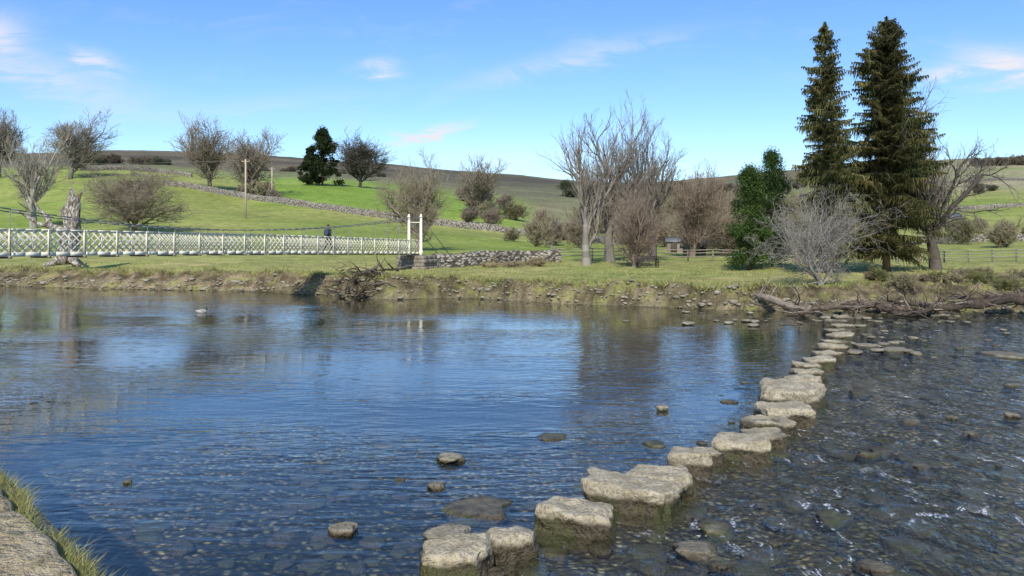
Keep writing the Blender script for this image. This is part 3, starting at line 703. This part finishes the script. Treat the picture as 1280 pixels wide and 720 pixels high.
for t,top,gz in ((0,4.92,2.1),(TE,5.6,2.1)):
    for sgn in(-1,1):
        q=bp(t,sgn*(HW+.12),0)
        tube(mb,[(q[0],q[1],gz-.1),(q[0],q[1],gz+.3),(q[0],q[1],gz+.32),(q[0],q[1],top)],[.15,.15,.11,.095],12)
        tube(mb,[(q[0],q[1],top),(q[0],q[1],top+.05),(q[0],q[1],top+.07),(q[0],q[1],top+.16),(q[0],q[1],top+.24)],[.14,.14,.06,.10,.02],12)
        dirn=-1 if t==0 else 1
        e=A0+DV*(t+dirn*.2)+pn*sgn*(HW+.12);bar(mc,(q[0],q[1],top),(e[0],e[1],h1(*e)+.1 if t==0 else 2.1),.045)
    bar(mb,bp(t,-HW-.12,top-.4),bp(t,HW+.12,top-.4),.05,.07)
mb.obj('lattice_railings_and_pylons',m_cream,parent=br);md.obj('deck',m_deck,parent=br);mc.obj('suspension_cables',m_steel,parent=br)
m_abut=mat_simple('abutment_stone_mat',(.30,.26,.2),(.2,.17,.13),5,.9,.05)
ab=MB();ang=math.atan2(pn[1],pn[0])
for lev in range(5):
    for i in range(4):
        for j in range(3):
            wj=2.4/4;c=A0+pn*(-1.2+wj*(i+.5)+(.05 if lev%2 else -.05))+(-dn)*(-.2+.7*(j+.5)-.5)
            box(ab,(c[0],c[1],.82+.27*lev),(wj-.015,.69,.262),ang)
ab2=ab.obj('abutment',m_abut,parent=br)
mod=ab2.modifiers.new('bev','BEVEL');mod.width=.025;mod.segments=1
st=MB()
for k in range(6):
    c=A0-dn*(1.85+.3*k);box(st,(c[0],c[1],.6+(1.95-.2*k-.6)/2),(1.3,.296,1.95-.2*k-.6),ang)
st.obj('stone_steps',m_abut,parent=br)
# ------------------------------------------------------------ walker on the bridge
def skin_mesh(name,verts,edges,rads,root=0,levels=1,mat=None,parent=None):
    me=bpy.data.meshes.new(name);me.from_pydata(verts,edges,[]);o=bpy.data.objects.new(name,me);link(o)
    sk=o.modifiers.new('s','SKIN');sk.use_smooth_shade=True
    for i,r in enumerate(rads):
        me.skin_vertices[0].data[i].radius=(r if isinstance(r,tuple) else (r,r));me.skin_vertices[0].data[i].use_root=(i==root)
    ss=o.modifiers.new('u','SUBSURF');ss.levels=levels;ss.render_levels=levels
    dg=bpy.context.evaluated_depsgraph_get();nm=bpy.data.meshes.new_from_object(o.evaluated_get(dg))
    o.modifiers.clear();o.data=nm;o.data.materials.clear()
    for m in (mat if isinstance(mat,list) else [mat]): o.data.materials.append(m)
    for p in nm.polygons: p.use_smooth=True
    if parent:o.parent=parent
    return o
m_coat=mat_simple('dark_coat_mat',(.025,.028,.04),(.04,.042,.055),12,.8,.01)
m_trs=mat_simple('trousers_mat',(.03,.03,.035),(.05,.05,.055),12,.85,.01)
m_skin=mat_simple('skin_mat',(.50,.33,.25),(.55,.36,.28),30,.6,.002)
m_hair=mat_simple('hair_mat',(.05,.035,.025),(.09,.06,.04),30,.7,.01)
m_boot=mat_simple('boot_mat',(.05,.035,.025),(.07,.05,.035),20,.7,.005)
m_pack=mat_simple('rucksack_mat',(.05,.07,.12),(.04,.05,.09),14,.8,.01)
wt=.347;wp=empty('walker',bp(wt,0,dz(wt)+.03));wp.rotation_euler=(0,0,math.atan2(-dn[1],-dn[0])-math.pi/2)
V=[(0,0,.93),(0,.01,1.08),(0,.02,1.25),(0,.01,1.40),(0,.02,1.48),
 (.10,0,.88),(.11,.20,.50),(.11,.22,.10),(.11,.36,.05),(-.10,0,.88),(-.10,-.03,.48),(-.10,-.26,.14),(-.10,-.16,.06),
 (.19,.0,1.39),(.24,-.10,1.14),(.23,.03,.92),(-.19,.0,1.39),(-.24,.10,1.14),(-.22,.27,.97)]
E=[(0,1),(1,2),(2,3),(3,4),(0,5),(5,6),(6,7),(7,8),(0,9),(9,10),(10,11),(11,12),(3,13),(13,14),(14,15),(3,16),(16,17),(17,18)]
Rd=[(.16,.12),(.15,.11),(.175,.125),(.14,.10),.06,.105,.075,.055,.05,.105,.075,.055,.05,.075,.056,.04,.075,.056,.04]
bd=skin_mesh('body',V,E,Rd,0,2,[m_coat,m_trs,m_boot],wp)
for p in bd.data.polygons: p.material_index=0 if (p.center.z>.86) else (1 if p.center.z>.15 else 2)
hd=MB();V0,F0=ico(3)
def ell(mb,c,s): mb.add(V0*np.array(s)+np.array(c),F0)
ell(hd,(0,.035,1.62),(.075,.092,.115));ell(hd,(0,.13,1.605),(.013,.02,.022));ell(hd,(.077,.03,1.61),(.012,.02,.03));ell(hd,(-.077,.03,1.61),(.012,.02,.03));tube(hd,[(0,.015,1.44),(0,.03,1.56)],[.055,.052],10)
hd.obj('head',m_skin,smooth=True,parent=wp)
hd=MB();ell(hd,(0,.012,1.655),(.085,.098,.095));ell(hd,(.03,.118,1.63),(.011,.008,.007));ell(hd,(-.03,.118,1.63),(.011,.008,.007));hd.obj('hair_and_eyes',m_hair,smooth=True,parent=wp)
hd=MB();ell(hd,(0,.119,1.565),(.024,.008,.006));hd.obj('mouth',mat_simple('lip_mat',(.4,.18,.15),(.4,.18,.15)),smooth=True,parent=wp)
hn=MB()
for (cx,cy,cz_,sg) in ((.23,.03,.92,1),(-.22,.27,.97,-1)):
    hn.add(V0*np.array([.02,.042,.05])+np.array([cx,cy+.01,cz_-.06]),F0)
    for f in range(4):
        yy=cy-.022+.02*f;l=[.06,.075,.08,.068][f]
        tube(hn,[(cx,yy,cz_-.08),(cx-sg*.003,yy,cz_-.11),(cx-sg*.012,yy+.004,cz_-.11-l*.5),(cx-sg*.026,yy+.006,cz_-.11-l*.85)],[.009,.009,.008,.006],6)
    tube(hn,[(cx,cy+.035,cz_-.04),(cx-sg*.01,cy+.06,cz_-.07),(cx-sg*.015,cy+.066,cz_-.1)],[.011,.01,.007],6)
hn.obj('hands',m_skin,smooth=True,parent=wp)
pk=block(.3,.18,.44,77,6,4,.01,.2);pk.materials.append(m_pack);o=link(bpy.data.objects.new('rucksack',pk),wp);o.location=(0,-.17,1.24)
# ------------------------------------------------------------ duck
dk=empty('mallard_duck',onplane(253,391,0));dk.rotation_euler=(0,0,math.radians(20))
m1=mat_simple('duck_body_mat',(.48,.46,.42),(.3,.24,.18),25,.7,.004);m2=mat_simple('duck_head_mat',(.015,.06,.03),(.02,.09,.04),25,.4,.002);m3=mat_simple('duck_bill_mat',(.5,.4,.06),(.45,.33,.05))
q=MB();tube(q,[(-.30,0,.13),(-.24,0,.10),(-.16,0,.07),(-.05,0,.06),(.07,0,.065),(.15,0,.08),(.19,0,.11)],[.01,.045,.085,.105,.10,.075,.02],14)
tube(q,[(-.12,.08,.12),(0,.095,.11),(.08,.08,.1)],[.015,.035,.02],8);tube(q,[(-.12,-.08,.12),(0,-.095,.11),(.08,-.08,.1)],[.015,.035,.02],8)
q.obj('body',m1,smooth=True,parent=dk)
q=MB();tube(q,[(.14,0,.09),(.17,0,.16),(.175,0,.21)],[.05,.034,.032],10);q.add(V0*np.array([.05,.036,.038])+np.array([.19,0,.235]),F0);q.obj('head',m2,smooth=True,parent=dk)
q=MB();tube(q,[(.22,0,.23),(.26,0,.222),(.29,0,.22)],[.018,.016,.01],8);q.obj('bill',m3,smooth=True,parent=dk)
# ------------------------------------------------------------ driftwood, fallen logs
m_drift=mat_attr('driftwood_mat',5,.35,.9,.05)
mb=MB();rr=random.Random(5)
for i in range(110):
    a=rr.gauss(450,17);d=rr.uniform(42.0,45.2);X=(a-640)/F*d;Z=max(h1(X,d),0)+rr.uniform(0,.5)
    az=rr.uniform(0,6.28);L=rr.uniform(.5,1.7);el=rr.uniform(-.3,.6)
    pts=[Vector((X,d,Z))];dv=Vector((math.cos(az)*math.cos(el),math.sin(az)*math.cos(el),math.sin(el)))
    for k in range(5): dv=(dv+Vector((rr.gauss(0,.25),rr.gauss(0,.25),rr.gauss(0,.2)))).normalized();pts.append(pts[-1]+dv*L/5)
    r=rr.uniform(.02,.07);tube(mb,pts,[r*(1-.14*k) for k in range(6)],6,rr.choice([(.05,.038,.028),(.09,.068,.048),(.16,.13,.1)]),.3,i)
mb.obj('driftwood_pile',m_drift)
def log(mb,pp,rad,C,seed):
    pts=[]
    for (a,b,d) in pp: X=(a-640)/F*d;pts.append((X,d,CH+(HY-b)*d/F))
    P_=[];Rr=[]
    for i in range(len(pts)-1):
        for k in range(5):
            t=k/5;P_.append(Vector(pts[i]).lerp(Vector(pts[i+1]),t)+Vector((noise.noise(Vector((i+t,seed,0))),noise.noise(Vector((i+t,seed,5))),noise.noise(Vector((i+t,seed,9)))))*.32);Rr.append(rad[i]+(rad[i+1]-rad[i])*t)
    P_.append(Vector(pts[-1]));Rr.append(rad[-1]);tube(mb,P_,Rr,10,C,.45,seed);return P_
mb=MB();al=[]
al+=log(mb,[(926,362,37.2),(950,371,36),(985,383,34.8),(1012,388,33.8)],[.10,.17,.2,.10],(.27,.22,.165),1)
al+=log(mb,[(1000,392,33),(1040,383,34),(1090,379,35),(1140,388,34.5),(1165,392,34)],[.08,.15,.19,.14,.06],(.14,.105,.075),2)
al+=log(mb,[(1060,388,34),(1120,391,33.5),(1165,386,33.5)],[.06,.13,.1],(.075,.056,.04),3)
al+=log(mb,[(1150,389,33.8),(1200,381,33.6),(1245,376,34),(1290,380,34)],[.08,.18,.22,.2],(.075,.056,.04),7)
al+=log(mb,[(1170,378,35),(1220,372,35),(1290,368,35.5)],[.05,.12,.15],(.11,.085,.06),4)
al+=log(mb,[(1110,376,35),(1150,381,34.6),(1200,390,33.7)],[.04,.09,.05],(.07,.055,.04),5)
for i in range(260):
    p=rr.choice(al);az=rr.uniform(0,6.28);dv=Vector((math.cos(az),math.sin(az)*.6,rr.uniform(-.3,.8))).normalized();L=rr.uniform(.3,1.7);pts=[p.copy()]
    for k in range(5): dv=(dv+Vector((rr.gauss(0,.3),rr.gauss(0,.25),rr.gauss(0,.25)))).normalized();pts.append(pts[-1]+dv*L/5)
    r=rr.uniform(.012,.045);tube(mb,pts,[r*(1-.15*k) for k in range(6)],5,rr.choice([(.06,.045,.034),(.09,.068,.05),(.17,.135,.1),(.3,.26,.2)]),.2,i)
mb.obj('fallen_tree',m_drift,smooth=True)
mb=MB()
for i in range(34):
    mass(R.uniform(1090,1300),R.uniform(37,43),R.uniform(.35,.9),R.uniform(.8,1.9),R.choice([(.34,.30,.17),(.28,.22,.15),(.22,.22,.09)]))
for i in range(10):
    mass(R.uniform(600,680),R.uniform(58,66),R.uniform(.4,.9),R.uniform(.8,1.6),R.choice([(.46,.39,.22),(.38,.31,.18)]))
mb.obj('bank_scrub',m_bark)
# ------------------------------------------------------------ fence, bench, shed, poles
m_wood=mat_simple('weathered_wood_mat',(.24,.20,.155),(.32,.275,.21),8,.9,.02)
m_dkwood=mat_simple('dark_wood_mat',(.06,.045,.035),(.10,.08,.06),8,.85,.02)
def fence(name,pts,sp=2.2,H=1.15,rails=(.45,.8,1.08),mat=None):
    mb=MB();prev=None
    for (a,b) in zip(pts[:-1],pts[1:]):
        L=math.hypot(b[0]-a[0],b[1]-a[1]);n=max(1,int(L/sp))
        for i in range(n+1):
            t=i/n;X=a[0]+(b[0]-a[0])*t;Yv=a[1]+(b[1]-a[1])*t;Z=h1(X,Yv);hh=H+R.uniform(-.06,.06)
            box(mb,(X+R.uniform(-.02,.02),Yv,Z+hh/2-.15),(.11,.11,hh+.3))
            if prev and i>0:
                for r in rails: bar(mb,(prev[0],prev[1]-.075,prev[2]+r),(X,Yv-.075,Z+r),.035,.085)
            prev=(X,Yv,Z)
    mb.obj(name,mat or m_wood)
fence('wooden_fence',[at(700,73),at(780,74),at(860,72),at(955,70)])
fence('wooden_fence',[at(1000,66),at(1090,66),at(1180,68),at(1300,70)])
fence('wooden_fence',[at(700,73),at(690,90)])
gt=MB();c0=Vector(at(962,66));c1=Vector(at(996,66))
for q in (c0,c1): box(gt,(q.x,q.y,q.z+.7),(.2,.2,1.6))
for r in (.25,.5,.75,1.0,1.25): bar(gt,c0+Vector((.14,0,r)),c1+Vector((-.14,0,r)),.04,.09)
bar(gt,c0+Vector((.14,-.05,.25)),c1+Vector((-.14,-.05,1.25)),.04,.08)
gt.obj('field_gate',mat_simple('pale_wood_mat',(.40,.34,.25),(.48,.42,.32),8,.9,.02))
bx,by_,bz=at(810,56);be=empty('park_bench',(bx,by_,bz));be.rotation_euler=(0,0,.25)
q=MB()
for k in range(4): box(q,(0,-.2+.12*k,.45),(1.8,.1,.04))
q.obj('seat',m_dkwood,parent=be);q=MB()
for k in range(3): box(q,(0,.25+.03*k,.58+.13*k),(1.8,.03,.1))
q.obj('backrest',m_dkwood,parent=be);q=MB()
for sx in(-.75,.75):
    box(q,(sx,-.18,.2),(.08,.08,.46));bar(q,(sx,.2,-.03),(sx,.34,.92),.08,.07);box(q,(sx,.0,.40),(.07,.5,.06));box(q,(sx,-.02,.66),(.07,.5,.04));box(q,(sx,-.2,.56),(.06,.06,.2))
q.obj('legs_and_arms',m_dkwood,parent=be)
m_glass=mat_simple('window_glass_mat',(.03,.035,.04),(.05,.055,.06),5,.1,0,.5)
def hut(name,px,d,L,W,H,RHt,mw,mr,rot):
    X,Yd,Z=at(px,d);p=empty(name,(X,Yd,Z));p.rotation_euler=(0,0,rot)
    V=[(-L/2,-W/2,-.3),(L/2,-W/2,-.3),(L/2,W/2,-.3),(-L/2,W/2,-.3),(-L/2,-W/2,H),(L/2,-W/2,H),(L/2,W/2,H),(-L/2,W/2,H),(-L/2,0,H+RHt),(L/2,0,H+RHt)]
    mk('walls',V,[[[0,1,5,4],[1,2,6,5],[2,3,7,6],[3,0,4,7]],[[5,6,9],[7,4,8]]],mw,parent=p)
    q=MB();e=.2
    for s_ in(-1,1):
        y1=s_*(W/2+e);z1=H-e*RHt/(W/2);th=.07
        V=[(-L/2-e,0,H+RHt+.02),(L/2+e,0,H+RHt+.02),(L/2+e,y1,z1+.02),(-L/2-e,y1,z1+.02)];V+=[(a,b,c+th) for a,b,c in V]
        q.add(V,[[0,1,2,3],[4,7,6,5],[0,4,5,1],[1,5,6,2],[2,6,7,3],[3,7,4,0]])
    q.obj('roof',mr,parent=p)
    q=MB();box(q,(-L*.15,-W/2-.02,H*.42),(.8,.06,H*.84));q.obj('door',m_dkwood,parent=p)
    q=MB();box(q,(L*.25,-W/2-.02,H*.6),(.6,.05,.5));q.obj('window',m_glass,parent=p)
m_slate=mat_simple('slate_mat',(.13,.13,.135),(.2,.2,.2),6,.7,.02)
hut('garden_shed',868,92,2.2,1.8,1.7,.5,m_dkwood,m_slate,.3)
hut('garden_shed',846,98,2.6,2,1.5,.5,m_wood,m_slate,-.2)
hut('stone_barn',1190,215,5,3.5,2.4,1.3,m_wall,m_slate,.3)
m_pole=mat_simple('pole_wood_mat',(.45,.35,.25),(.53,.42,.31),4,.9,.02)
def pole(px,py,top):
    X,Yd,Z=survey(px,py);H=(HY-top)*Yd/F+CH-Z;mb=MB()
    tube(mb,[(0,0,-.3),(0,0,H*.5),(0,0,H)],[.22,.2,.17],10);bar(mb,(-.9,0,H-.5),(.9,0,H-.5),.14,.16)
    for sx in(-.8,0,.8): tube(mb,[(sx,0,H-.42),(sx,0,H-.2)],[.05,.06],8)
    mb.obj('utility_pole',m_pole,smooth=True,loc=(X,Yd,Z));return Vector((X,Yd,Z+H-.2))
a=pole(307,273,199);b=pole(340,250,209)
mb=MB()
for sx in(-.8,0,.8):
    for (p,q) in ((a,b),(a,Vector((a.x-80,a.y-40,a.z-3)))):
        pts=[]
        for k in range(13): t=k/12;v=p.lerp(q,t);v.x+=sx;v.z-=4*t*(1-t)*1.2;pts.append(v)
        tube(mb,pts,[.012]*13,3,cap=False)
mb.obj('power_lines',m_steel)
print('VERTS',sum(len(o.data.vertices) for o in scene.objects if o.type=='MESH'))
